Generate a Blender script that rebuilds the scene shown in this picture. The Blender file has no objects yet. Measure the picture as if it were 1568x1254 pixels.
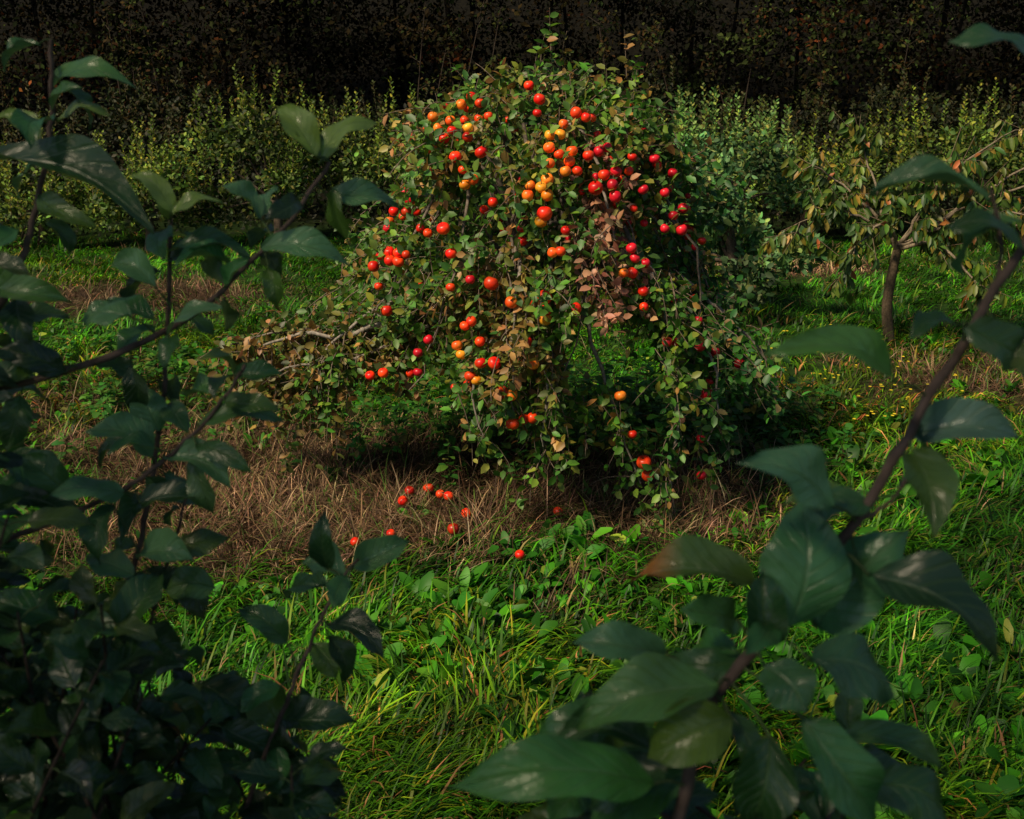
import bpy, math, random
import numpy as np
random.seed(11); rng=np.random.default_rng(7)
sc=bpy.context.scene
# ------------------------------------------------------------------ helpers
TILT=math.radians(17); CT,ST=math.cos(TILT),math.sin(TILT); K=1/1681.0; EYE=2.5
def wp(a,b,D):
    """world point of an image pixel, D metres deep from the camera"""
    u=(a-784)*K; v=(627-b)*K
    return np.array((D*u, D*(CT+ST*v), EYE+D*(-ST+CT*v)))
def nz(x,y,f=1.0,s=0.0):
    return (np.sin(x*1.7*f+s+1.3*np.sin(y*1.1*f+s))+np.sin(y*2.3*f+1.7*s+1.1*np.sin(x*1.9*f-s))+.6*np.sin((x+y)*3.9*f+2*s)+.5*np.sin((x-y)*5.3*f-s))/3.1
def norm(a): return a/np.maximum(np.linalg.norm(a,axis=-1,keepdims=True),1e-9)
class MB:
    def __init__(s): s.v=[];s.l=[];s.t=[];s.c=[];s.k=[];s.n=0
    def add(s,V,loops,tot,C,Kc=None):
        V=np.asarray(V,float).reshape(-1,3); n=len(V)
        C=np.asarray(C,float)
        if C.ndim==1: C=np.tile(C,(n,1))
        s.v.append(V); s.l.append(np.asarray(loops).ravel()+s.n); s.t.append(np.asarray(tot).ravel()); s.c.append(C)
        s.k.append(np.zeros((n,2)) if Kc is None else np.asarray(Kc,float)); s.n+=n
    def inst(s,tv,tl,tt,M,T,C,Kc=None):
        N=len(T); n=len(tv)
        V=np.einsum('nij,kj->nki',M,tv)+T[:,None,:]
        L=np.asarray(tl)[None,:]+np.arange(N)[:,None]*n
        s.add(V.reshape(-1,3),L.ravel(),np.tile(tt,N),np.repeat(C,n,axis=0),None if Kc is None else np.tile(Kc,(N,1)))
    def tube(s,P,R,C,sides=6):
        P=np.asarray(P,float); m=len(P); R=np.broadcast_to(R,(m,))
        T=norm(np.gradient(P,axis=0)); up=np.array((0.13,0.31,.94)) if abs(T[0][2])<.9 else np.array((1.,.1,0))
        X=norm(np.cross(T,up)); Y=np.cross(T,X); a=np.arange(sides)*2*np.pi/sides
        V=P[:,None]+R[:,None,None]*(np.cos(a)[None,:,None]*X[:,None]+np.sin(a)[None,:,None]*Y[:,None])
        i=np.arange(m-1)[:,None]*sides; j=np.arange(sides)[None,:]; j2=(j+1)%sides
        Q=np.stack([i+j,i+j2,i+sides+j2,i+sides+j],-1).reshape(-1)
        s.add(V.reshape(-1,3),Q,np.full((m-1)*sides,4),C)
    def build(s,name,mat,parent=None,smooth=True):
        V=np.concatenate(s.v);L=np.concatenate(s.l).astype(np.int32);T=np.concatenate(s.t).astype(np.int32);C=np.concatenate(s.c);Kc=np.concatenate(s.k)
        me=bpy.data.meshes.new(name); me.vertices.add(len(V)); me.vertices.foreach_set('co',V.ravel())
        me.loops.add(len(L)); me.loops.foreach_set('vertex_index',L)
        me.polygons.add(len(T)); st=np.concatenate([[0],np.cumsum(T)[:-1]]).astype(np.int32)
        me.polygons.foreach_set('loop_start',st); me.polygons.foreach_set('loop_total',T)
        me.update(calc_edges=True); me.polygons.foreach_set('use_smooth',np.full(len(T),smooth))
        at=me.color_attributes.new('Col','FLOAT_COLOR','POINT')
        at.data.foreach_set('color',np.concatenate([C,np.ones((len(C),1))],1).astype(np.float32).ravel())
        k=me.attributes.new('Leaf','FLOAT2','POINT'); k.data.foreach_set('vector',Kc.astype(np.float32).ravel())
        me.materials.append(mat); ob=bpy.data.objects.new(name,me); sc.collection.objects.link(ob)
        if parent: ob.parent=parent
        return ob
def empty(name,loc=(0,0,0)):
    e=bpy.data.objects.new(name,None); sc.collection.objects.link(e); e.empty_display_size=.2; return e
def spline(P,n):
    P=np.asarray(P,float); d=np.r_[0,np.cumsum(np.linalg.norm(np.diff(P,axis=0),axis=1))]; d/=d[-1]
    m=len(P); t=np.linspace(0,1,n); out=[]
    for q in t:
        i=min(max(np.searchsorted(d,q)-1,0),m-2); w=(q-d[i])/(d[i+1]-d[i]+1e-9)
        p0=P[max(i-1,0)];p1=P[i];p2=P[i+1];p3=P[min(i+2,m-1)]
        out.append(.5*((2*p1)+(-p0+p2)*w+(2*p0-5*p1+4*p2-p3)*w*w+(-p0+3*p1-3*p2+p3)*w**3))
    return np.array(out)
# ------------------------------------------------------------------ materials
def leafmat(name,rough=.5,trans=.25,veins=False,spec=.5,var=.35,scale=9):
    m=bpy.data.materials.new(name); m.use_nodes=True; nt=m.node_tree; N=nt.nodes; Lk=nt.links
    b=N['Principled BSDF']; out=N['Material Output']
    at=N.new('ShaderNodeAttribute'); at.attribute_name='Col'
    no=N.new('ShaderNodeTexNoise'); no.inputs['Scale'].default_value=scale; no.inputs['Detail'].default_value=4
    geo=N.new('ShaderNodeNewGeometry'); Lk.new(geo.outputs['Position'],no.inputs['Vector'])
    mr=N.new('ShaderNodeMapRange'); mr.inputs['From Min'].default_value=.3; mr.inputs['From Max'].default_value=.7
    mr.inputs['To Min'].default_value=1-var; mr.inputs['To Max'].default_value=1+var; Lk.new(no.outputs['Fac'],mr.inputs['Value'])
    mx=N.new('ShaderNodeMix'); mx.data_type='RGBA'; mx.blend_type='MULTIPLY'; mx.inputs[0].default_value=1
    Lk.new(at.outputs['Color'],mx.inputs[6]); Lk.new(mr.outputs['Result'],mx.inputs[7]); col=mx.outputs[2]
    if veins:
        la=N.new('ShaderNodeAttribute'); la.attribute_name='Leaf'; sp=N.new('ShaderNodeSeparateXYZ'); Lk.new(la.outputs['Vector'],sp.inputs[0])
        ab=N.new('ShaderNodeMath'); ab.operation='ABSOLUTE'; Lk.new(sp.outputs[0],ab.inputs[0])
        mid=N.new('ShaderNodeMapRange'); mid.inputs['From Min'].default_value=.0; mid.inputs['From Max'].default_value=.08; mid.inputs['To Min'].default_value=1; mid.inputs['To Max'].default_value=0; Lk.new(ab.outputs[0],mid.inputs['Value'])
        m1=N.new('ShaderNodeMath'); m1.operation='MULTIPLY_ADD'; m1.inputs[1].default_value=-.28; Lk.new(ab.outputs[0],m1.inputs[0]); Lk.new(sp.outputs[1],m1.inputs[2])
        m2=N.new('ShaderNodeMath'); m2.operation='MULTIPLY'; m2.inputs[1].default_value=48; Lk.new(m1.outputs[0],m2.inputs[0])
        m3=N.new('ShaderNodeMath'); m3.operation='SINE'; Lk.new(m2.outputs[0],m3.inputs[0])
        m4=N.new('ShaderNodeMapRange'); m4.inputs['From Min'].default_value=.7; m4.inputs['From Max'].default_value=1; m4.inputs['To Max'].default_value=.5; Lk.new(m3.outputs[0],m4.inputs['Value'])
        mm=N.new('ShaderNodeMath'); mm.operation='MAXIMUM'; Lk.new(mid.outputs[0],mm.inputs[0]); Lk.new(m4.outputs[0],mm.inputs[1])
        sc_=N.new('ShaderNodeMath'); sc_.operation='MULTIPLY'; sc_.inputs[1].default_value=.38; Lk.new(mm.outputs[0],sc_.inputs[0])
        m5=N.new('ShaderNodeMix'); m5.data_type='RGBA'; Lk.new(sc_.outputs[0],m5.inputs[0]); Lk.new(col,m5.inputs[6]); m5.inputs[7].default_value=(.15,.26,.09,1); col=m5.outputs[2]
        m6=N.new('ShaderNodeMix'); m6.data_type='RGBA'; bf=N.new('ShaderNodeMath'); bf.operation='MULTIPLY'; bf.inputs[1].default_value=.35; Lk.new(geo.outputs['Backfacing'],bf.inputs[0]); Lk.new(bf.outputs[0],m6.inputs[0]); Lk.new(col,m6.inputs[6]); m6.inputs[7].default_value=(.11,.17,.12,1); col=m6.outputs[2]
        bu=N.new('ShaderNodeBump'); bu.inputs['Strength'].default_value=.6; bu.inputs['Distance'].default_value=.002
        n2=N.new('ShaderNodeTexNoise'); n2.inputs['Scale'].default_value=110; Lk.new(geo.outputs['Position'],n2.inputs['Vector'])
        sb=N.new('ShaderNodeMath'); sb.operation='SUBTRACT'; Lk.new(n2.outputs['Fac'],sb.inputs[0]); Lk.new(mm.outputs[0],sb.inputs[1])
        Lk.new(sb.outputs[0],bu.inputs['Height']); Lk.new(bu.outputs[0],b.inputs['Normal'])
    Lk.new(col,b.inputs['Base Color']); b.inputs['Roughness'].default_value=rough; b.inputs['Specular IOR Level'].default_value=spec
    if trans>0:
        tr=N.new('ShaderNodeBsdfTranslucent'); hs=N.new('ShaderNodeHueSaturation'); hs.inputs['Value'].default_value=1.3; hs.inputs['Hue'].default_value=.49; Lk.new(col,hs.inputs['Color']); Lk.new(hs.outputs[0],tr.inputs[0])
        ms=N.new('ShaderNodeMixShader'); ms.inputs[0].default_value=trans; Lk.new(b.outputs[0],ms.inputs[1]); Lk.new(tr.outputs[0],ms.inputs[2]); Lk.new(ms.outputs[0],out.inputs[0])
    return m
M_leaf=leafmat('orchard_leaf',.5,.25)
M_fg=leafmat('glossy_leaf',.34,.15,veins=True,var=.25,scale=25,spec=.65)
M_grass=leafmat('grass_blade',.5,.35,spec=.3,var=.5,scale=2.2)
M_dry=leafmat('dry_grass',.7,.15,spec=.2)
M_hedge=leafmat('hedge_leaf',.6,.2,spec=.25,var=.6,scale=2.0)
M_forest=leafmat('forest_leaf',.8,0,spec=.08,var=.85,scale=.55)
M_bark=leafmat('bark',.85,0,spec=.2,var=.5,scale=60)
M_apple=leafmat('apple_skin',.36,0,spec=.45,var=.28,scale=45)
M_pet=leafmat('petal',.6,.3)
# ------------------------------------------------------------------ leaf templates
LV=np.array([(0,0,0),(-.30,.3,.07),(0,.3,-.03),(.30,.3,.07),(-.27,.68,.03),(0,.68,-.02),(.27,.68,.03),(0,1,-.10)])
LL=[0,2,1, 0,3,2, 1,2,5,4, 2,3,6,5, 4,5,7, 5,6,7]; LT=[3,3,4,4,3,3]
QV=np.array([(0,0,0),(-.34,.5,.06),(0,1,-.06),(.34,.5,.06)]); QL=[0,3,2,0,2,1]; QT=[3,3]
def frames(d,n,L,W):
    d=norm(d); x=norm(np.cross(d,n)); n2=np.cross(x,d)
    return np.stack([x*W[:,None],d*L[:,None],n2*L[:,None]],-1)
def addleaves(mb,T,d,L,W,C,upbias=.9,jit=.5,q=False):
    N=len(T); n=np.array((-.15,-.35,upbias))+rng.normal(0,jit,(N,3))
    if q: mb.inst(QV,QL,QT,frames(d,n,L,W),T,C)
    else: mb.inst(LV,LL,LT,frames(d,n,L,W),T,C)
def pick(pal,N,w=None,j=.22):
    pal=np.array(pal); i=rng.choice(len(pal),N,p=w); c=pal[i]*np.exp(rng.normal(0,j,(N,1))); return c*(1+rng.normal(0,.08,(N,3)))
# ------------------------------------------------------------------ ground
def gh(x,y):
    m=.12*np.exp(-((x+.3)**2/3+(y-6.9)**2/1.6))+.03*nz(x,y,.6)
    hill=np.clip(y-29,0,None)
    hill2=np.clip(np.abs(x)-22,0,None)*.25
    return m+.45*hill*np.clip(hill/8,0,1)*np.exp(-hill/160)+hill2*np.clip(y/20,0,1)
def dry(x,y):
    g=lambda cx,cy,rx,ry,a=1:a*np.exp(-(((x-cx)/rx)**2+((y-cy)/ry)**2)**1.3)
    d=g(-.5,6.35,1.7,1.0,1.15)+g(-2.2,7.0,1.4,.95,.95)+g(1.0,6.5,.9,.6,.85)+g(4.3,9.0,1.2,1.,1)+g(3.6,14.6,1.5,.6,1.2)+g(-4.4,12.6,2.,1.1)+g(-3.6,8.3,1.2,1.0,.6)+g(-1.9,5.6,.9,.5,.6)+g(.3,5.75,.9,.35,.6)
    return np.clip(d+.32*nz(x,y,1.7),0,1)
gx=np.concatenate([np.linspace(-150,-12,24)[:-1],np.linspace(-12,12,121),np.linspace(12,150,24)[1:]])
gy=np.concatenate([np.linspace(-60,0,14)[:-1],np.linspace(0,20,101),np.linspace(20,220,60)[1:]])
X,Y=np.meshgrid(gx,gy); Z=gh(X,Y)
d=dry(X,Y)[...,None]; Cg=(1-d)*np.array((.015,.04,.006))+d*np.array((.045,.03,.016))
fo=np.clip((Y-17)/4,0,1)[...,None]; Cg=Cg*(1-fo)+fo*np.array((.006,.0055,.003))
nx,ny=len(gx),len(gy); i=np.arange(ny-1)[:,None]*nx+np.arange(nx-1)[None]
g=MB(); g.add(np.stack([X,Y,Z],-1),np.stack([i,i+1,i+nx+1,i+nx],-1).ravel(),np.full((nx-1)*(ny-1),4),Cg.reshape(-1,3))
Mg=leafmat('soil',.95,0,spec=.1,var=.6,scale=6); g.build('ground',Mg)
# ------------------------------------------------------------------ blades
def blades(mb,x,y,L,W,az,th0,kap,C,z0=None):
    N=len(x); P=np.stack([x,y,(gh(x,y)-.01) if z0 is None else z0],-1); h=np.stack([np.cos(az),np.sin(az),0*az],-1)
    sd=np.stack([-np.sin(az),np.cos(az),0*az],-1); pts=[P]; 
    for k in range(3):
        th=th0+kap*(k+.5)/3; P=P+(L/3)[:,None]*(h*np.sin(th)[:,None]+np.array((0,0,1))*np.cos(th)[:,None]); pts.append(P)
    w=W[:,None]*sd; V=np.stack([pts[0]-w*.6,pts[0]+w*.6,pts[1]-w,pts[1]+w,pts[2]-w*.7,pts[2]+w*.7,pts[3]],1)
    tl=np.array([0,1,3,2,2,3,5,4,4,5,6]); Lp=tl[None]+np.arange(N)[:,None]*7
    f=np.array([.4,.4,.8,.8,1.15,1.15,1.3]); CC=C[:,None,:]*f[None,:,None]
    mb.add(V.reshape(-1,3),Lp.ravel(),np.tile([4,4,3],N),CC.reshape(-1,3))
def samp(N,y0,y1,p=1.0,marg=1.0):
    t=rng.random(N); y=y0*(y1/y0)**t if p==1 else y0+(y1-y0)*t
    x=(rng.random(N)*2-1)*(.5*y+marg); return x,y
mb=MB(); NT=12500; tx,ty=samp(NT,2.6,17.5); dd=dry(tx,ty); keep=(rng.random(NT)>dd*.97); tx,ty=tx[keep],ty[keep]; NT=len(tx)
per=18; x=np.repeat(tx,per)+rng.normal(0,.035,NT*per)*(1+np.repeat(ty,per)/9); y=np.repeat(ty,per)+rng.normal(0,.035,NT*per)*(1+np.repeat(ty,per)/9)
flow=nz(tx,ty,1.1,2)*4+rng.normal(0,.5,NT); az=np.repeat(flow,per)+rng.normal(0,.6,NT*per)
big=(rng.random(NT)<.14)*1.0
tl=np.repeat(.09+.08*rng.random(NT)+.05*nz(tx,ty,1.3,5)+.10*big,per); L=np.clip(tl*(.6+.7*rng.random(NT*per)),.04,.38); W=(.0020+.0022*rng.random(NT*per))*(.7+y/9)*(1+.4*np.repeat(big,per))
hue=nz(x,y,.8,1)[:,None]*.5+.5; yel=np.clip(nz(x,y,.5,6)+.7*np.exp(-((x+2.6)/1.6)**2-((y-8.2)/1.8)**2)+.6*np.exp(-((x-3)/1.2)**2-((y-8.2)/1.)**2),0,1.3)[:,None]
base=pick([(.038,.18,.005),(.065,.27,.007),(.015,.085,.006),(.16,.28,.012),(.28,.21,.07)],NT*per,[.35,.26,.24,.09,.06])
base=base*(.5+.8*hue); base=base*np.repeat(np.exp(rng.normal(0,.36,NT)),per)[:,None]; base[:,0:1]*=1+1.3*yel
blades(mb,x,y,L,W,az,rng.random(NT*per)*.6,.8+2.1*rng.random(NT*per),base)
mb.build('grass',M_grass)
# dry straw
mb=MB(); N=150000; x,y=samp(N,4.6,16.5); k=rng.random(N)<dry(x,y)**1.2; x,y=x[k],y[k]
x2=rng.normal(-.6,1.25,30000); y2=rng.normal(6.35,.6,30000); k=rng.random(30000)<dry(x2,y2); x=np.r_[x,x2[k]]; y=np.r_[y,y2[k]]; N=len(x)
az=nz(x,y,1.6,3)*5+rng.normal(0,1.1,N); L=.08+.26*rng.random(N)**1.6+.06*nz(x,y,2.1,8); L=np.clip(L,.05,.45); W=(.0012+.0018*rng.random(N))*(.6+y/8)
C=pick([(.095,.055,.032),(.19,.115,.062),(.36,.25,.14),(.05,.03,.018),(.07,.12,.02)],N,[.34,.27,.11,.16,.12])*(1+.5*nz(x,y,1.5,4))[:,None]
far=(y>13)&(x>2); C[far]*=2.2
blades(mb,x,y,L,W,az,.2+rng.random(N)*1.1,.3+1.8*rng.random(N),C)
mb.build('dry_grass',M_dry)
# broad-leaved weeds
DV=np.array([(-.04,0,0),(.04,0,0),(-.3,.35,.10),(0,.35,.05),(.3,.35,.10),(-.40,.65,.10),(0,.67,.05),(.40,.65,.10),(-.2,.92,-.05),(.2,.92,-.05),(0,1,-.08)])
DL=[0,1,3,2,1,4,3,2,3,6,5,3,4,7,6,5,6,10,8,6,7,9,10]; DT=[4,3,4,4,4,4]
mb=MB(); N=3400; x,y=samp(N,2.6,10.5); q=nz(x,y,.9,7); k=(q>-.15)&(rng.random(N)>dry(x,y)*.93); x,y=x[k],y[k]
N=len(x); per=8; T=np.stack([x,y,gh(x,y)+.02],-1); T=np.repeat(T,per,0)+rng.normal(0,.025,(N*per,3))*(1,1,.4); a=rng.random(N*per)*6.283; el=.2+.9*rng.random(N*per)
dv=np.stack([np.cos(a)*np.cos(el),np.sin(a)*np.cos(el),np.sin(el)],-1); L=np.repeat(.05+.09*rng.random(N)**1.5,per)*(.6+.6*rng.random(N*per)); W=L*(.35+.45*rng.random(N*per))
mb.inst(DV,DL,DT,frames(dv,np.array((0,0,1.))+rng.normal(0,.35,(N*per,3)),L,W),T,pick([(.045,.22,.008),(.02,.11,.008),(.08,.30,.012),(.24,.3,.035)],N*per,[.42,.32,.18,.08])*np.repeat(np.exp(rng.normal(0,.3,N)),per)[:,None])
for bx,by,nn in [(.28,5.45,9),(.12,5.35,7),(2.9,3.8,12),(2.7,5.0,9),(-.35,4.9,7),(2.2,6.1,8),(3.2,5.6,9)]:
    n=nn*2; T=np.stack([bx+rng.normal(0,.12,n),by+rng.normal(0,.07,n),np.full(n,float(gh(bx,by)))],-1); a=rng.random(n)*6.28; el=.5+.7*rng.random(n); dv=np.stack([np.cos(a)*np.cos(el),np.sin(a)*np.cos(el),np.sin(el)],-1); L=.10+.10*rng.random(n)
    mb.inst(DV,DL,DT,frames(dv,np.array((0,-.4,1.))+rng.normal(0,.35,(n,3)),L,L*.45),T,pick([(.05,.24,.012),(.03,.15,.012),(.09,.3,.02)],n))
for a,b in zip(np.r_[rng.normal(.9,.7,240),rng.normal(-2.6,1.,160),rng.normal(-.2,.9,110)],np.r_[rng.normal(7.6,.55,240),rng.normal(8.6,.9,160),rng.normal(7.2,.4,110)]):
    h=random.uniform(.12,.36); z=float(gh(a,b)); n=int(7+h*28); t=np.linspace(.15,1,n); P=np.stack([a+.05*t*random.uniform(-1,1),b+0*t,z+h*t],-1); an=rng.random(n)*6.28
    dv=np.stack([np.cos(an),np.sin(an),rng.normal(.1,.3,n)],-1); Ls=.05+.05*rng.random(n)
    mb.inst(DV,DL,DT,frames(dv,np.array((0,0,1.))+rng.normal(0,.2,(n,3)),Ls,Ls*.7),P,pick([(.04,.16,.02),(.07,.18,.02),(.16,.16,.04)],n,[.5,.35,.15])); mb.tube(P,.0025,(.08,.1,.03),3)
mb.build('broadleaf_weeds',M_grass)
# yellow flowers
mb=MB()
for k in range(42):
    a=random.gauss(2.6,.5); b=random.gauss(8.0,.5); z=float(gh(a,b)); h=random.uniform(.22,.42); mb.tube([(a,b,z),(a+.02,b,z+h*.5),(a+random.uniform(-.04,.04),b,z+h)],.0018,(.06,.14,.02),3)
    for j in range(random.randint(1,3)):
        c0=np.array((a+random.uniform(-.05,.05),b+random.uniform(-.03,.03),z+h+random.uniform(-.04,.03))); an=np.arange(6)*1.047
        T=np.tile(c0,(6,1)); dv=np.stack([np.cos(an),np.sin(an)-.3,.4+0*an],-1)
        mb.inst(DV,DL,DT,frames(dv,np.tile((0,-.4,1.),(6,1)),np.full(6,.013),np.full(6,.012)),T,np.tile((.75,.6,.03),(6,1)))
mb.build('yellow_wildflowers',M_pet)
# ------------------------------------------------------------------ apples
def sphere_t(nu=14,nv=10):
    V=[];
    for i in range(nv+1):
        th=math.pi*i/nv
        for j in range(nu):
            ph=2*math.pi*j/nu; r=math.sin(th); z=math.cos(th)*.92
            if i<3: z-=.28*math.exp(-(r/.28)**2)
            if i>nv-2: z+=.12*math.exp(-(r/.3)**2)
            rr=r*(1-.10*(1-math.cos(th))*.5); V.append((rr*math.cos(ph),rr*math.sin(ph),z))
    L=[];T=[]
    for i in range(nv):
        for j in range(nu): j2=(j+1)%nu; L+=[i*nu+j,(i+1)*nu+j,(i+1)*nu+j2,i*nu+j2]; T.append(4)
    return np.array(V),L,T
AV,AL,AT=sphere_t()
ACOL={'R':((.80,.010,.006),(.88,.10,.01)),'O':((.9,.09,.01),(.95,.38,.03)),'Y':((.9,.26,.012),(.95,.56,.04)),'C':((.60,.006,.02),(.68,.02,.03)),'D':((.42,.008,.006),(.6,.05,.01))}
def apple(mb,p,r,k,stem=True):
    a=rng.normal(0,.3,3); ax=norm(np.array((a[0],a[1],1.))); u=norm(np.cross(ax,(0.3,1,0))); w=np.cross(ax,u); M=np.stack([u*r*random.uniform(.94,1.06),w*r,ax*r*random.uniform(.9,1.04)],-1)
    V=AV@M.T+p; bl=norm(rng.normal(0,1,3)); f=np.clip(.5+.7*(norm(AV)@bl)+.12*np.sin(AV[:,0]*9+AV[:,1]*7),0,1)[:,None]
    A,B=map(np.array,ACOL[k]); C=A*(1-f*.6)+B*f*.6; mb.add(V,AL,AT,C*math.exp(random.gauss(0,.2)))
    if stem: mb.tube([p+ax*r*.6,p+ax*r*1.1,p+ax*r*1.6+a*.01],.0018,(.08,.05,.02),4)
ALIST="""810,131,12,R;826,152,13,R;722,148,12,R;706,160,11,O;735,158,10,R;663,179,13,O;690,185,11,O;671,196,11,O;692,200,10,R;716,196,12,Y;748,178,9,R;716,210,12,R;654,200,9,R;882,173,15,R;897,180,11,R;863,190,11,O;842,207,13,Y;858,206,13,Y;841,226,15,O;876,231,14,O;872,247,15,O;901,238,13,R;917,232,12,C;930,226,10,C;697,240,16,R;737,233,16,R;680,212,12,R;709,260,11,R;725,275,13,O;712,283,14,Y;655,262,10,R;925,268,14,R;943,263,14,C;912,288,20,R;938,283,14,C;942,301,16,C;963,262,10,R;838,275,17,O;829,287,15,Y;838,299,16,Y;812,284,12,O;808,299,15,O;866,262,13,O;834,327,24,R;828,340,16,Y;842,250,11,O;1002,243,12,C;968,240,9,R;985,290,11,C;1030,265,10,C;1046,319,13,C;1031,330,11,C;1044,352,14,C;1018,350,9,C;1018,295,10,C;622,324,10,R;679,350,18,R;644,350,9,R;655,357,9,R;691,388,14,R;622,390,8,R;596,386,14,R;610,387,13,R;597,399,14,R;610,401,13,R;583,392,9,R;572,408,14,R;752,434,20,R;846,387,11,O;858,385,12,R;866,353,9,R;783,463,18,O;812,462,9,R;834,455,22,R;836,475,13,R;835,489,16,Y;880,473,20,R;968,418,14,R;955,418,11,O;967,380,12,C;972,395,11,C;988,403,10,C;985,446,11,R;592,476,16,R;722,492,12,R;712,499,11,R;805,524,19,R;517,549,16,R;567,575,10,R;587,571,11,R;700,529,13,O;706,543,11,Y;736,556,14,R;757,556,17,R;720,576,14,R;729,582,12,Y;768,601,19,R;783,605,15,O;817,558,13,O;735,523,12,R;785,649,17,R;802,642,13,R;815,640,13,R;1080,603,22,C;1088,583,9,C;950,606,14,O;986,708,22,R;992,728,16,R;968,665,9,R;1022,524,12,C;1072,530,14,C;1132,556,13,C;1069,491,9,C;1095,538,9,C;1073,672,9,C;1035,524,9,C;1074,728,10,C;986,470,10,R;656,520,10,C;640,540,9,C;690,440,9,R;720,428,9,C;640,570,9,C;856,236,11,R;663,230,10,O;884,262,11,R"""
prof=np.array([(0.1,-.5,1.1,1.0),(.5,-.95,1.2,1.05),(.85,-1.14,1.38,1.1),(1.1,-1.12,1.38,1.1),(1.45,-.94,1.24,1.05),(1.83,-.74,1.07,.95),(2.15,-.64,.93,.8),(2.35,-.50,.76,.55),(2.55,-.05,.35,.15)])
def shell(z): return [np.interp(z,prof[:,0],prof[:,i]) for i in (1,2,3)]
TY=6.6
tree=empty('added_shade_tree')
apples=MB(); apos=[]
for e in ALIST.split(';'):
    a,b,s_,k=e.split(','); a,b,s_=int(a),int(b),int(s_); D=4.6
    while D<7.0:
        p=wp(a,b,D); l,r,ry=shell(p[2]); 
        if p[2]<2.55 and ((p[0]-(l+r)/2)/((r-l)/2))**2+((p[1]-TY)/ry)**2<1: break
        D+=.02
    if D>=7: D=6.4
    p=wp(a,b,D-.05); apos.append(p); apple(apples,p,(s_*.72+9)*K*D*.5,k)
for k in range(60):
    z=random.uniform(.8,2.3); ph=random.uniform(-.3,math.pi+.3); l,r,ry=shell(z); apple(apples,np.array(((l+r)/2+(r-l)/2*.9*math.cos(ph),TY+ry*.9*math.sin(ph),z)),random.uniform(.022,.034),random.choice('RROC'))
for k in range(85):
    z=random.uniform(.85,2.35) if k%3 else random.uniform(1.7,2.35); ph=random.uniform(math.pi,2*math.pi); l,r,ry=shell(z); f=random.uniform(.78,.96); x_=(l+r)/2+(r-l)/2*f*math.cos(ph); p=np.array((x_,TY+ry*f*math.sin(ph),z)); zc=p[2]+.25*(p[1]-6.5)
    if .2<p[0]<.95 and .6<zc<1.15: continue
    apos.append(p); apple(apples,p,random.uniform(.018,.030),random.choice('RRCC' if x_>.5 else 'RRRRC'))
apples.build('apples',M_apple,tree)
fall=MB()
for a,b in [(627,748),(656,748),(674,752),(687,759),(714,778),(694,802),(598,799),(543,812),(617,762),(796,838),(855,775)]:
    u=(a-784)*K; v=(627-b)*K; D=(EYE-.17)/(ST-CT*v); p=wp(a,b,D); p[2]=gh(p[0],p[1])+random.uniform(.07,.11); apple(fall,p,random.uniform(.026,.034),random.choice('RRDDR'),False)
fall.build('fallen_apples',M_apple)
# ------------------------------------------------------------------ main tree wood + leaves
wood=MB(); lv=MB(); BK=(.10,.075,.055); BG=(.22,.19,.16)
wood.tube(spline([(.20,6.75,-.1),(.18,6.7,.35),(.28,6.65,.8),(.22,6.6,1.25),(.2,6.6,1.6)],14)+rng.normal(0,.008,(14,3)),np.linspace(.075,.045,14),np.array(BK)*.8,10)
def ring(z,ph,f): l,r,ry=shell(z); return np.array(((l+r)/2+(r-l)/2*f*math.cos(ph),TY+ry*f*math.sin(ph),z))
def inhole(p,m=0):
    zc=p[2]+.25*(p[1]-6.5); return (.33-m<p[0]*6.5/p[1]<.86+m) and (.60<zc<1.06+m)
for k in range(30):
    ph=k*2.399+random.uniform(-.2,.2); zp=random.uniform(1.5,2.38); z0=random.uniform(.85,1.5); hem=random.uniform(.8,1.2)
    if inhole(ring(1.0,ph,.9),.1): hem=1.35; zp=max(zp,2.0)
    P=[(.24,6.62,z0),ring(zp-.25,ph,.3),ring(zp,ph,.6),ring(zp-.3,ph+.1,.82),ring(max(hem,zp-.8),ph+.15,.91),ring(hem,ph+.05,.93)]
    S=spline(P,24)+rng.normal(0,.014,(24,3)); wood.tube(S,np.linspace(.020,.003,24),np.array(BK)*.6+np.array(BG)*.4,6)
special=[ [(.1,6.55,1.25),(-.5,6.3,1.2),(-.9,6.15,1.08),(-1.3,6.15,1.08),(-1.65,6.2,1.0)],
          [(-.3,6.3,1.2),(-.8,6.0,1.0),(-1.2,6.0,.92),(-1.45,6.05,.85)],
          [(.3,6.2,1.6),(.42,5.85,1.15),(.52,5.8,.85),(.62,5.8,.55),(.72,5.8,.3)],
          [(.6,6.2,1.7),(.82,5.8,1.3),(.9,5.72,.8),(.88,5.75,.35),(.88,5.8,.12)],
          [(.3,6.4,1.7),(.05,5.7,1.6),(0.0,5.5,1.2),(0.02,5.5,.8)],
          [(.8,6.5,1.5),(1.2,6.2,1.2),(1.45,6.1,.95),(1.55,6.1,.75)],
          [(.6,6.3,1.5),(1.05,5.9,1.1),(1.15,5.85,.7),(1.1,5.85,.55)],
          [(.25,6.5,1.9),(.25,6.2,2.25),(.42,5.95,2.15),(.5,5.8,1.85),(.56,5.75,1.5)],
          [(.2,6.5,1.2),(-.15,5.65,1.1),(-.2,5.5,.85),(-.15,5.5,.68)],
          [(.25,6.3,1.6),(.2,5.7,1.45),(.18,5.55,1.05),(.16,5.5,.62)],
          [(-.3,6.4,1.4),(-.8,6.1,1.2),(-1.05,5.95,1.0),(-1.1,5.95,.75)]]
sp=[]
for q,S in enumerate(special):
    S=spline(S,20)+rng.normal(0,.008,(20,3)); sp.append(S); wood.tube(S,np.linspace(.017,.004,20),np.array(BG),6)
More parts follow.
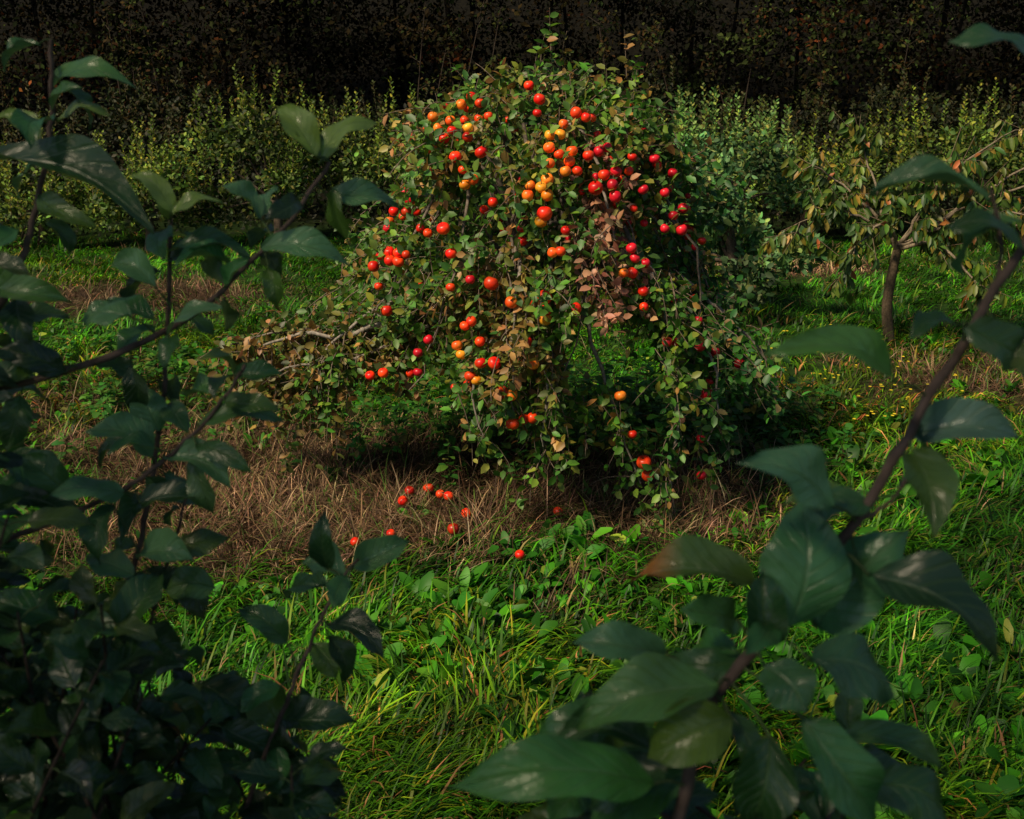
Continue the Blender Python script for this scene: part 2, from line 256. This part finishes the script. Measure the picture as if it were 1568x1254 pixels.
S0=spline([(-.6,6.12,1.2),(-.95,6.02,1.10),(-1.2,6.05,1.10),(-1.4,6.02,1.04)],14)+rng.normal(0,.014,(14,3)); wood.tube(S0,np.linspace(.018,.007,14),(.26,.23,.19),7)
tw_o=[];tw_d=[];tw_l=[];tw_z=[]
while len(tw_o)<1720:
    z=random.uniform(.55,2.5); ph=random.uniform(0,2*math.pi); 
    if math.sin(ph)>0 and random.random()<.5: continue
    l,r,ry=shell(z)
    if random.random()>((r-l)/2.45)+.1: continue
    f=random.uniform(.45,1.0)**.6; bump=1+.13*math.sin(3*ph+4*z)+.12*math.sin(9*ph-7*z)+.08*math.sin(17*ph+13*z)
    p=ring(z,ph,f*bump)
    hem=.84+.13*math.sin(2*ph+1)+.12*math.sin(5*ph)
    if z<hem: continue
    if nz(p[0]*1.6+p[1],p[2]*1.9,1.5,4)<-.30 and f>.66: continue
    if inhole(p,.03): continue
    dr=norm(np.array((p[0]-.2,p[1]-TY,0))*1.0+np.array((0,0,random.uniform(-1.0,.3)+ (z-1.6)*.6))+rng.normal(0,.4,3)); tw_o.append(p-dr*.1); tw_d.append(dr); tw_l.append(random.uniform(.12,.36)); tw_z.append(0)
for S,n,kind,lo in [(sp[0],90,1,7),(sp[1],60,1,5),(sp[2],11,0,12),(sp[3],32,0,3),(sp[4],28,0,4),(sp[5],32,0,4),(sp[6],20,0,4),(sp[7],22,2,4),(sp[8],26,0,4),(sp[9],36,0,5),(sp[10],38,0,5)]:
    for j in range(n):
        i=random.randint(lo,19); p=S[i]+rng.normal(0,.035,3); dr=norm(rng.normal(0,.6,3)+np.array((0,-.15,-.5 if kind==1 else -.7))); tw_o.append(p); tw_d.append(dr); tw_l.append(random.uniform(.12,.32)); tw_z.append(kind)
for j in range(34):
    p=np.array((random.uniform(-1.55,-1.0),random.uniform(5.95,6.3),random.uniform(.5,.9))); tw_o.append(p); tw_d.append(norm(rng.normal(0,.6,3)+np.array((0,-.1,-.6)))); tw_l.append(.22); tw_z.append(1)
for (a,b,h) in [(.22,6.5,.42),(.16,6.45,.30),(.30,6.55,.33),(.66,6.6,.42),(.1,6.6,.18),(-.2,6.4,.2),(.75,6.5,.25),(.5,6.5,.2),(-.45,6.5,.15),(-.3,6.6,.2),(.0,6.4,.2)]:
    l=2.46-.25*abs(a-.2); 
    for j in range(3): tw_o.append(np.array((a,b,l-.15+j*h*.33))); tw_d.append(norm(np.array((random.uniform(-.25,.25),-.05,1.)))); tw_l.append(h*.45+.08); tw_z.append(3)
G1=[(.07,.19,.018),(.042,.125,.018),(.125,.23,.022),(.22,.24,.03),(.35,.19,.045)]
BRN=[(.46,.23,.14),(.32,.14,.08),(.50,.30,.18),(.16,.14,.045)]
OLV=[(.16,.17,.03),(.27,.20,.045),(.085,.12,.022),(.36,.19,.06)]
for o,dr,l,kd in zip(tw_o,tw_d,tw_l,tw_z):
    n=5; t=np.linspace(0,1,n)[:,None]; side=norm(rng.normal(0,1,3)); S=o+dr*l*t+side*.03*np.sin(t*3)+np.array((0,0,-.10 if kd!=3 else 0))*l*t*t*2
    wood.tube(S,np.linspace(.004,.0016,n),(.15,.115,.085),3)
    m=int(l*30)+3; q=np.sort(rng.random(m)); P=S[0]+(S[-1]-S[0])*q[:,None]+rng.normal(0,.008,(m,3)); an=np.arange(m)*2.4+random.random()*6
    u=norm(np.cross(dr,(0.2,.1,1))); w=np.cross(dr,u); dv=dr*.45+u*np.cos(an)[:,None]+w*np.sin(an)[:,None]+np.array((0,0,-.15)); L=.040+.037*rng.random(m)
    pos=o; brown=(kd==2) or (.35<pos[0]<.85 and .8<pos[2]<2.0 and pos[1]<6.1 and nz(pos[0]*2,pos[2],1.2,1)>-.15)
    if brown and random.random()<.72: C=pick(BRN,m,[.35,.3,.2,.15])
    elif kd==1: C=pick(OLV,m)*.8
    elif nz(pos[0]*1.5,pos[2]*1.5,1.2,9)>.45 or (pos[2]>1.95 and random.random()<.25) or random.random()<.06: C=pick(OLV,m)
    else:
        C=pick(G1,m,[.38,.25,.22,.10,.05])
        if pos[0]>.9: C=C*np.array((.6,.85,1.3))
    addleaves(lv,P,dv,L,L*.9,C,.7,.6)
m=len(apos)*4; A=np.repeat(np.array(apos),4,0)+rng.normal(0,.03,(m,3))+np.array((0,.045,.03)); L=.045+.03*rng.random(m)
addleaves(lv,A,rng.normal(0,1,(m,3))+np.array((0,-.1,-.1)),L,L,pick(G1,m,[.36,.26,.2,.12,.06]))
wood.build('trunk_and_branches',M_bark,tree); lv.build('leaves',M_leaf,tree)
# ------------------------------------------------------------------ orchard row behind
def bush(cx,cy,w,h,nl,pal,wts,ls=.06,shoots=60,sh=(.25,.85),name='added_shade_tree'):
    e=empty(name); wd=MB(); lf=MB(); z0=float(gh(cx,cy))
    wd.tube(spline([(cx,cy,z0-.1),(cx+.05,cy,z0+.4),(cx-.03,cy,z0+h*.5)],8),np.linspace(.08,.05,8),BK,8)
    lobes=[]
    for k in range(9):
        an=k*2.4+cx; rr=random.uniform(.25,.85); c=np.array((cx+w*rr*math.cos(an),cy+w*.8*rr*math.sin(an),z0+h*random.uniform(.3,.85)*(1-.25*rr))); lobes.append((c,random.uniform(.28,.5)*w*.8,math.exp(random.gauss(0,.4))))
        S=spline([(cx,cy,z0+h*.3),(np.array((cx,cy,z0+h*.3))+c)/2+rng.normal(0,.08,3),c],8); wd.tube(S,np.linspace(.03,.008,8),BK,5)
    for c,r,br_ in lobes:
        n=nl//9; q=norm(rng.normal(0,1,(n,3)))*(rng.random((n,1))**.4)*r*np.array((1.1,1,.8)); P=c+q; P=P[P[:,2]>z0+.1]; n=len(P)
        dv=rng.normal(0,.7,(n,3))+norm(P-c)*.7+np.array((0,0,.2)); L=ls*(.8+.7*rng.random(n)); addleaves(lf,P,dv,L,L*.95,pick(pal,n,wts,.35)*br_,.7,.6)
        for j in range(shoots//9):
            b0=c+np.array((random.uniform(-r,r)*.8,random.uniform(-r,r)*.6,r*.3)); l=random.uniform(*sh); tp=np.array((random.uniform(-.25,.25),random.uniform(-.1,.1),1))*l
            S=b0+tp*np.linspace(0,1,5)[:,None]; wd.tube(S,np.linspace(.007,.002,5),(.1,.08,.05),3)
            m=int(l*34)+6; t=np.linspace(0,1,m)[:,None]; P=b0+tp*t; a2=np.arange(m)*2.4; dv=np.stack([np.cos(a2),np.sin(a2),.75+.3*t[:,0]],-1); L=ls*(1.35-.5*t[:,0])
            addleaves(lf,P,dv,L,L*.85,pick(pal,m,wts)*np.array((1.8,1.55,1.0)),.7,.4)  # shoot leaves yellower and brightened, the lit look put into their colour
    wd.build('trunk_and_branches',M_bark,e); lf.build('leaves',M_hedge,e); return e
PG=[(.055,.105,.018),(.085,.135,.02),(.14,.155,.024),(.02,.046,.009)]; W4=[.35,.3,.12,.23]
PB=[(.05,.13,.04),(.09,.18,.065),(.03,.08,.028),(.13,.17,.045)]
for (cx,cy,w,h,n,pal) in [(-9.3,17.5,1.5,1.7,2400,PG),(-7.2,16.8,1.4,1.5,2400,PG),(-5.4,16.3,1.3,1.5,2400,PG),(-3.6,16.8,1.35,2.25,3200,PG),(-1.9,17.3,1.4,2.1,3000,PG),(0,17.5,1.3,1.8,2200,PG),
    (1.7,16.9,1.35,2.4,3000,PG),(3.1,15.8,1.25,2.25,3400,PB),(4.6,17.6,1.2,1.5,2400,PG),(6.1,18,1.3,1.6,2400,PG),(7.6,17.3,1.4,2.1,2600,PG),(9.5,17,1.5,2.3,2400,PG)]:
    bush(cx,cy,w,h,n,pal,W4,.07)
bush(2.35,11.8,.95,1.9,2600,PB,W4,.075,16,(.15,.45))
PD=[(.013,.022,.006),(.02,.025,.007),(.027,.021,.007),(.006,.011,.003)]
for k in range(11):
    bush(-11+k*2.25+random.uniform(-.4,.4),random.uniform(20.3,21.8),random.uniform(1.2,1.7),random.uniform(1.7,2.8),2200,PD,W4,.08,36,(.2,.7),'hedgerow_shrub')
mb=MB(); N=16000; x=rng.uniform(-12,12,N); y=rng.uniform(17.6,22,N); z=gh(x,y)+rng.random(N)**1.3*(1.3+.5*nz(x,y,.8,3)); addleaves(mb,np.stack([x,y,z],-1),rng.normal(0,1,(N,3)),.07+.06*rng.random(N),.07+.03*rng.random(N),pick([(.014,.03,.007),(.024,.024,.009),(.009,.017,.005)],N),q=True); mb.build('undergrowth',M_hedge)
# ------------------------------------------------------------------ young cherry tree right
e=empty('cherry_tree'); wd=MB(); lf=MB(); cx,cy=3.68,10.4; z0=float(gh(cx,cy))
wd.tube(spline([(cx,cy,z0-.05),(cx-.07,cy,.35),(cx-.05,cy,.7),(cx-.02,cy,.95)],10),np.linspace(.055,.042,10),(.11,.08,.05),9)
for tip,mid in [((2.75,10.1,1.25),(3.2,10.2,1.25)),((4.3,10.2,1.35),(4.0,10.3,1.1)),((5.2,10.3,1.6),(4.4,10.3,1.4)),((3.3,10.7,1.9),(3.45,10.5,1.4)),((4.7,10.8,1.95),(4.1,10.6,1.5)),((3.9,10.0,1.75),(3.8,10.2,1.35)),((2.9,10.6,1.65),(3.3,10.5,1.35)),((4.2,9.8,.7),(3.9,10.1,1.0)),((5.0,9.9,1.0),(4.4,10.1,1.2)),((4.6,9.7,1.3),(4.1,10.,1.25)),((5.4,10.6,1.9),(4.7,10.5,1.6)),((3.1,9.9,1.0),(3.4,10.1,1.2)),((5.3,10.1,.8),(4.7,10.2,1.1))]:
    S=spline([(cx-.02,cy,.92),mid,tip,np.array(tip)+(np.array(tip)-np.array(mid))*.35+np.array((0,0,-.12))],14)+rng.normal(0,.012,(14,3)); wd.tube(S,np.linspace(.022,.003,14),(.20,.16,.11),6)
    for j in range(20):
        i=random.randint(3,13); o=S[i]; dr=norm(norm(S[i]-S[i-1])*.7+rng.normal(0,.55,3)); l=random.uniform(.15,.4); T2=o+dr*l*np.linspace(0,1,4)[:,None]; wd.tube(T2,.003,(.16,.12,.08),3)
        m=random.randint(8,14); q=rng.random(m)[:,None]; P=o+dr*l*q; dv=dr*.3+rng.normal(0,.35,(m,3))+np.array((0,0,-1.)); L=.085+.06*rng.random(m)
        mbn=np.array((0,-1,.2))+rng.normal(0,.5,(m,3)); lf.inst(LV,LL,LT,frames(dv,mbn,L,L*.6),P,pick([(.06,.13,.015),(.13,.18,.02),(.035,.09,.015),(.28,.21,.03),(.34,.12,.03)],m,[.38,.27,.2,.11,.04]))
wd.build('trunk_and_branches',M_bark,e); lf.build('leaves',M_leaf,e)
# ------------------------------------------------------------------ forest
e=empty('forest_trees'); wd=MB(); lf=MB()
for k in range(34):
    cx=-21+42*k/33+random.uniform(-.8,.8); cy=random.uniform(27,34); z0=float(gh(cx,cy)); h=random.uniform(9,14); lean=random.uniform(-1.2,1.2); rr=random.uniform(.05,.10)
    S=spline([(cx,cy,z0-.2),(cx+lean*.4,cy,z0+h*.35),(cx+lean,cy-.3,z0+h*.9)],12); wd.tube(S,np.linspace(rr,rr*.3,12),(.012,.010,.008),7)
    for j in range(7):
        t=random.uniform(.1,.6); o=S[int(t*11)]; an=random.random()*6.28; l=random.uniform(.8,2.2)
        dv=np.array((math.cos(an),math.sin(an)-.5,random.uniform(.1,.9))); T2=spline([o,o+dv*l*.5+rng.normal(0,.15,3),o+dv*l+np.array((0,0,-.2))],7); wd.tube(T2,np.linspace(.022,.006,7),(.04,.032,.026),4)
        for q in range(4): b=T2[random.randint(2,6)]; wd.tube(b+norm(rng.normal(0,1,3)+np.array((0,0,.4)))*random.uniform(.3,.8)*np.linspace(0,1,4)[:,None],np.linspace(.008,.003,4),(.06,.048,.038),3)
    for j in range(15):  # unseen crowns, shaped to overhang forward and shade the understory
        c0=np.array((cx+lean+random.gauss(0,1.5),random.gauss(26.0,2.2),z0+random.uniform(5.2,h))); n=110; P=c0+rng.normal(0,.6,(n,3))*np.array((1,1,.6)); L=.24+.14*rng.random(n)
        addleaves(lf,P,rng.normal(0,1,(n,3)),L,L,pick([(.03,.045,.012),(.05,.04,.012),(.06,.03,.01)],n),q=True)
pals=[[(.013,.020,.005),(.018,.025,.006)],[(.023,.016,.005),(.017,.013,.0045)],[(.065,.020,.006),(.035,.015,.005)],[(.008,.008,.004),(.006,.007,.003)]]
for k in range(640):
    cx=random.uniform(-20,20); cy=random.uniform(23.0,34); zc=float(gh(cx,cy))+random.uniform(.1,4.8); z_=zc>2.2
    p=pals[random.choices([0,1,2,3],[.42,.28,.07 if z_ else 0,.23])[0]]; n=170; s_=random.uniform(.25,.95); br_=math.exp(random.gauss(-.15,.75))
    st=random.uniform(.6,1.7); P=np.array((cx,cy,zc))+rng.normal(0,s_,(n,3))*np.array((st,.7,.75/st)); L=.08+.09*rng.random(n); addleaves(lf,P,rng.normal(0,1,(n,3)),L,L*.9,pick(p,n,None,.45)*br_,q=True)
for k in range(22):
    cx=random.uniform(-11,12); cy=random.uniform(21.5,24); z0=float(gh(cx,cy)); h=random.uniform(2.4,4.2); ln=random.uniform(-.7,.7)
    S=spline([(cx,cy,z0),(cx+ln*.3,cy,z0+h*.5),(cx+ln,cy,z0+h)],10); wd.tube(S,np.linspace(.025,.006,10),(.04,.03,.022),4)
    for j in range(18):
        i=random.randint(2,9); an=random.random()*6.28; l=random.uniform(.25,.9)*(1.2-i/12); dv=norm(np.array((math.cos(an),math.sin(an),random.uniform(.2,1.)))); o=S[i]; wd.tube(o+dv*l*np.linspace(0,1,4)[:,None],np.linspace(.009,.003,4),(.06,.05,.035),3)
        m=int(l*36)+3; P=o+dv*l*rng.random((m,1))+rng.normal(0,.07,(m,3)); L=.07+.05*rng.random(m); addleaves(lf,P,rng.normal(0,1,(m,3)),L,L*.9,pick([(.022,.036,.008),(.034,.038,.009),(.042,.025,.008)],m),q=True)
wd.build('trunks_and_branches',M_bark,e); lf.build('foliage',M_forest,e)
# ------------------------------------------------------------------ tall unseen trees beside and behind the viewer, added to shade near branches and grass
def shade(cx,cy,bx,by,zc,w,dp,hh,n,cut=-.7):
    e=empty('added_shade_tree'); wd=MB(); lf=MB(); S=spline([(bx,by,-.1),(bx,by,2.2),(cx,cy,zc)],12); wd.tube(S,np.linspace(.2,.08,12),BK,10)
    for k in range(16):
        an=k*2.4; t=(cx+w*.85*math.cos(an),cy+dp*.85*math.sin(an),zc+random.uniform(-.5,.8)*hh); T2=spline([S[8],(np.array(t)+S[8])/2+np.array((0,0,.2)),t],8); wd.tube(T2,np.linspace(.05,.01,8),BK,6)
    P=rng.normal(0,1,(n,3)); P=norm(P)*(rng.random((n,1))**.4); P=P*np.array((w,dp,hh))+np.array((cx,cy,zc)); P=P[nz(P[:,0]*2,P[:,1]*2,1,2)>cut]
    L=.09+.05*rng.random(len(P)); addleaves(lf,P,rng.normal(0,1,(len(P),3)),L,L*.9,pick(PG,len(P)),q=True); wd.build('trunk_and_branches',M_bark,e); lf.build('leaves',M_leaf,e)
shade(-3.1,-2.1,-3.9,-3.6,6.5,2.6,2.5,1.2,7500,-.45)
shade(-.7,.9,-.2,-2.8,6.6,1.6,1.5,.8,3200,-.35)
# ------------------------------------------------------------------ foreground shoots
def fgleaf(mb,b,t,w,nh,arch,fold,C,tipc=None):
    b=np.array(b);t=np.array(t); d=t-b; L=np.linalg.norm(d); d=d/L; x=norm(np.cross(d,nh)); n=np.cross(x,d)
    ns,nc=15,7; T=np.linspace(0,1,ns); S=np.linspace(-1,1,nc)
    wp_=np.sin(np.pi*T**.9)**.62*(1-.25*T**4); wp_[0]=.03; wp_[-2]*=.7; wp_[-1]=.0
    ph=random.random()*6; tw=random.uniform(-.8,.8); curl=random.uniform(.0,.45); cup=random.uniform(-.3,.5); side=random.uniform(-.12,.12)
    TT,SS=np.meshgrid(T,S,indexing='ij'); Wd=(w*.5*wp_)[:,None]*SS
    jag=1+.04*np.sin(TT*75+ph)*(np.abs(SS)>.9)
    hgt=arch*L*np.sin(np.pi*TT)-curl*L*np.clip(TT-.55,0,1)**2*2+fold*np.abs(Wd)+cup*Wd*SS+.11*w*np.sin(TT*11+ph+SS*2)*np.abs(SS)
    ta=tw*(TT-.4); X=Wd*jag; lat=X*np.cos(ta); up=hgt+X*np.sin(ta)
    V=b+d*(L*TT)[...,None]+x*(lat+side*L*np.sin(np.pi*TT))[...,None]+n*up[...,None]
    i=(np.arange(ns-1)[:,None]*nc+np.arange(nc-1)[None]); Q=np.stack([i,i+1,i+nc+1,i+nc],-1).ravel()
    CC=np.tile(C,(ns*nc,1)).astype(float)
    if tipc is not None: f=np.clip((TT.ravel()-.6)*2.5,0,1)[:,None]; CC=CC*(1-f)+np.array(tipc)*f
    mb.add(V.reshape(-1,3),Q,np.full((ns-1)*(nc-1),4),CC,np.stack([SS.ravel(),TT.ravel()],-1))
DK=[(.032,.115,.028),(.021,.07,.019),(.045,.15,.038),(.068,.185,.042),(.09,.17,.025)]
def cluster(name,D0,branches,heroes,shoots,dens,kf=.6):
    e=empty(name); wd=MB(); lf=MB(); pts=[]
    for (Dd,pl,r0,r1) in branches:
        S=spline([wp(a,b,Dd+dz) for a,b,dz in pl],36)+rng.normal(0,.0007,(36,3)); wd.tube(S,np.linspace(r0,r1,36)*(1+.12*rng.random(36)),(.10,.072,.058),8); pts.append((S,1))
    for S,r in shoots: wd.tube(S,np.linspace(r,.0012,len(S)),(.055,.04,.03),6); pts.append((S,2))
    allp=np.concatenate([p for p,_ in pts])
    for h in heroes:
        a,b,c,d,w=h[:5]; D=D0+random.uniform(-.04,.04); p=wp(a,b,D); 
        nr=allp[np.argmin(np.linalg.norm(allp-p,axis=1))]
        if np.linalg.norm(nr-p)<.09: wd.tube(spline([nr,(nr+p)/2+np.array((0,0,.003)),p],5),.0011,(.07,.11,.04),5)
        q=wp(c,d,D+random.uniform(-.035,.02)); nh=np.array((random.uniform(-.4,.3),-.6,random.uniform(.5,1.5)))
        C=np.array(h[5]) if len(h)>5 else pick(DK,1)[0]; fgleaf(lf,p,q,w*K*D*1.1,nh,random.uniform(.06,.2),random.uniform(.1,.5),C,h[6] if len(h)>6 else None)
    for S,kd in pts:
        Ls=np.linalg.norm(S[-1]-S[0]); m=int(Ls*dens*(1.0 if kd==2 else .4)); ph=random.random()*6
        for j in range(m):
            t=(j+random.random())/m; i=min(int(t*(len(S)-1)),len(S)-2); o=S[i]; ax=norm(S[i+1]-S[i]); u=norm(np.cross(ax,(.3,1,.2))); w2=np.cross(ax,u); an=ph+j*2.4
            dr=norm(ax*.5+u*math.cos(an)+w2*math.sin(an)+np.array((0,0,-.05))); pe=random.uniform(.012,.022); L=random.uniform(.04,.07); b=o+dr*pe
            wd.tube([o,o+dr*pe*.5+np.array((0,0,.002)),b],.0009,(.07,.11,.04),4)
            fgleaf(lf,b,b+norm(dr+np.array((0,0,-.2)))*L,L*random.uniform(.46,.6),np.array((random.uniform(-.6,.6),-.4,1.)),random.uniform(.05,.16),random.uniform(.1,.45),pick(DK,1)[0]*(kf if kd==2 else 1))
    wd.build('stems',M_bark,e); lf.build('leaves',M_fg,e)
LB=[(1.15,[(505,248,.0),(480,285,0),(440,345,0),(400,385,0),(345,440,0),(290,485,.0),(220,525,0),(130,560,0),(60,580,.02),(-60,610,.05)],.002,.0048),
 (1.2,[(262,318,0),(260,430,0),(255,520,0),(250,600,0),(240,690,0),(228,770,0),(205,870,0),(180,980,0),(150,1100,0),(130,1300,0)],.0022,.0038),
 (1.12,[(375,558,0),(350,600,0),(300,660,0),(250,705,0),(190,750,0),(100,790,0),(0,830,0)],.0018,.0032),
 (1.15,[(78,60,0),(80,150,0),(75,220,0),(60,300,0),(30,405,0),(-30,520,0)],.0022,.0042),
 (1.1,[(548,858,0),(535,872,0),(500,930,0),(460,1020,0),(430,1100,0),(390,1200,0),(360,1300,0)],.0015,.0032),
 (1.2,[(285,760,0),(270,820,0),(250,890,0),(225,970,0),(200,1120,0)],.0014,.0025)]
LH="-30,245,235,350,75;78,130,205,125,40;80,170,120,128,26;88,185,165,170,28;60,220,-5,170,36;60,300,150,345,34;262,325,200,262,32;262,328,335,300,30;258,335,245,270,26;398,335,338,280,38;398,335,425,285,32;400,380,535,400,46;500,300,612,305,42;488,250,575,180,42;485,240,425,160,45;490,245,455,200,35;400,385,432,425,34;345,435,318,393,30;345,440,380,395,26;238,440,170,405,42;200,485,125,490,55;258,400,330,375,32;258,385,390,390,40;340,470,245,510,34;150,560,205,590,34;360,575,310,545,30;360,575,435,570,34;345,615,430,625,36;300,650,435,632,34;235,705,135,655,60;244,660,208,590,50;250,700,355,745,46;300,680,385,722,30;190,755,65,755,50;215,770,310,760,44;215,850,295,855,55;205,880,130,850,46;260,840,352,822,40;200,890,165,950,50;0,700,105,765,60;0,760,130,800,55;-30,610,65,580,50;-20,440,105,455,50;100,570,0,530,45;502,872,494,788,36;540,868,627,827,46;528,880,463,858,54;500,955,588,1000,46;440,985,365,930,42;480,985,515,1040,40;330,900,250,905,50;180,980,290,1010,60;180,1000,120,1060,60;310,1050,385,1105,70;240,1080,325,1120,70;430,1100,545,1100,60;430,1110,370,1050,60;400,1170,510,1190,60"
def parse(s): return [list(map(float,q.split(','))) for q in s.split(';')]
LHl=parse(LH)
for i in (3,4,6,7,8,13,14,25): LHl[i].append((.22,.34,.06))
for i in (9,10,11,19,20,23,29,30,31,33,35,36,45,46,12): LHl[i].append((.11,.26,.10))
def mkshoots(lst):
    o=[]
    for a0,a1,b1,D in lst:
        S=spline([wp(a0,1420,D),wp(a0*.6+a1*.4+random.uniform(-20,20),1420*.5+b1*.5,D+random.uniform(-.06,.06)),wp(a1,b1,D+random.uniform(-.08,.08))],22); o.append((S,.003))
    return o
ls=mkshoots([(random.uniform(-150,330),random.uniform(-80,330),random.uniform(900,1120),random.uniform(.95,1.4)) for k in range(17)]+[(random.uniform(-180,-60),random.uniform(-90,20),random.uniform(230,820),random.uniform(1.,1.3)) for k in range(8)]+[(random.uniform(300,500),random.uniform(330,520),random.uniform(1120,1200),random.uniform(1.,1.2)) for k in range(4)])
cluster('apple_tree_shoots',1.15,LB,LHl,ls,75,.6)
RB=[(.75,[(1600,330,0),(1520,450,0),(1480,520,0),(1430,600,0),(1370,700,0),(1310,800,0),(1240,890,0),(1190,960,0),(1130,1020,0),(1080,1100,0),(1020,1330,0)],.0032,.0046),
 (.76,[(1518,290,0),(1532,370,0),(1525,450,-.01)],.0012,.0018),(.75,[(1412,692,0),(1370,760,0),(1312,802,0)],.001,.0017)]
RH="1395,665,1570,662,70;1372,585,1178,535,62;1330,300,1515,300,48;1445,350,1575,372,48;1480,500,1575,550,70;1275,775,1150,700,85;1210,960,1232,768,125;1250,960,1375,812,110;1155,890,965,880,75;1330,880,1540,1000,100;1020,1000,875,975,60;1130,950,1045,930,60;1240,1010,1375,1065,100;1285,1125,1460,1180,50;1170,1020,1235,1095,80;1150,1010,1010,1010,50;1180,990,1170,870,60;1230,1100,1350,1254,90;1120,1100,990,1160,90;1100,1050,880,1110,90;1000,1150,840,1140,70;1060,1180,900,1260,100;1180,1130,1150,1260,90;960,1060,780,1180,80;1330,1200,1470,1270,80;1590,90,1455,60,60;1000,1200,690,1190,90"
RHl=parse(RH); RHl[0].append((.12,.24,.17)); RHl[5].append((.10,.25,.11)); RHl[6].append((.065,.20,.07)); RHl[7].append((.065,.20,.08)); RHl[8]+=[(.08,.16,.03),(.75,.2,.02)]; RHl[1].append((.10,.26,.05)); RHl[2].append((.08,.21,.07)); RHl[10].append((.08,.21,.08)); RHl[9].append((.02,.06,.02)); RHl[12].append((.05,.14,.07)); RHl[14].append((.06,.17,.06))
rs=mkshoots([(random.uniform(850,1300),random.uniform(820,1300),random.uniform(1110,1220),random.uniform(.78,.95)) for k in range(8)])
cluster('apple_tree_shoots',.75,RB,RHl,rs,60,.7)
# ------------------------------------------------------------------ light, world, camera
sv=norm(np.array((-.50,-.45,.74))); el=math.asin(sv[2]); 
from mathutils import Vector
sd=bpy.data.lights.new('sun','SUN'); sd.energy=5.0; sd.angle=math.radians(8); sd.color=(1,.82,.58); so=bpy.data.objects.new('sun',sd); sc.collection.objects.link(so)
so.rotation_euler=Vector(tuple(sv)).to_track_quat('Z','Y').to_euler(); so.location=(-6,-5,9)
w=bpy.data.worlds.new("World"); sc.world=w; w.use_nodes=True; nt=w.node_tree; bg=nt.nodes['Background']; sk=nt.nodes.new('ShaderNodeTexSky'); sk.sky_type='NISHITA'; sk.sun_disc=False; sk.sun_elevation=el; sk.sun_rotation=math.atan2(sv[0],sv[1])
nt.links.new(sk.outputs[0],bg.inputs[0]); bg.inputs[1].default_value=.058
cd=bpy.data.cameras.new('camera'); cd.lens=18/math.tan(math.radians(25)); cd.sensor_width=36; cd.clip_start=.02; cd.clip_end=600; cd.dof.use_dof=True; cd.dof.focus_distance=6.2; cd.dof.aperture_fstop=11
co=bpy.data.objects.new('camera',cd); sc.collection.objects.link(co); co.location=(0,0,EYE); co.rotation_euler=(math.radians(90)-TILT,0,0); sc.camera=co
sc.view_settings.view_transform='Standard'; sc.view_settings.look='None'; sc.view_settings.exposure=0
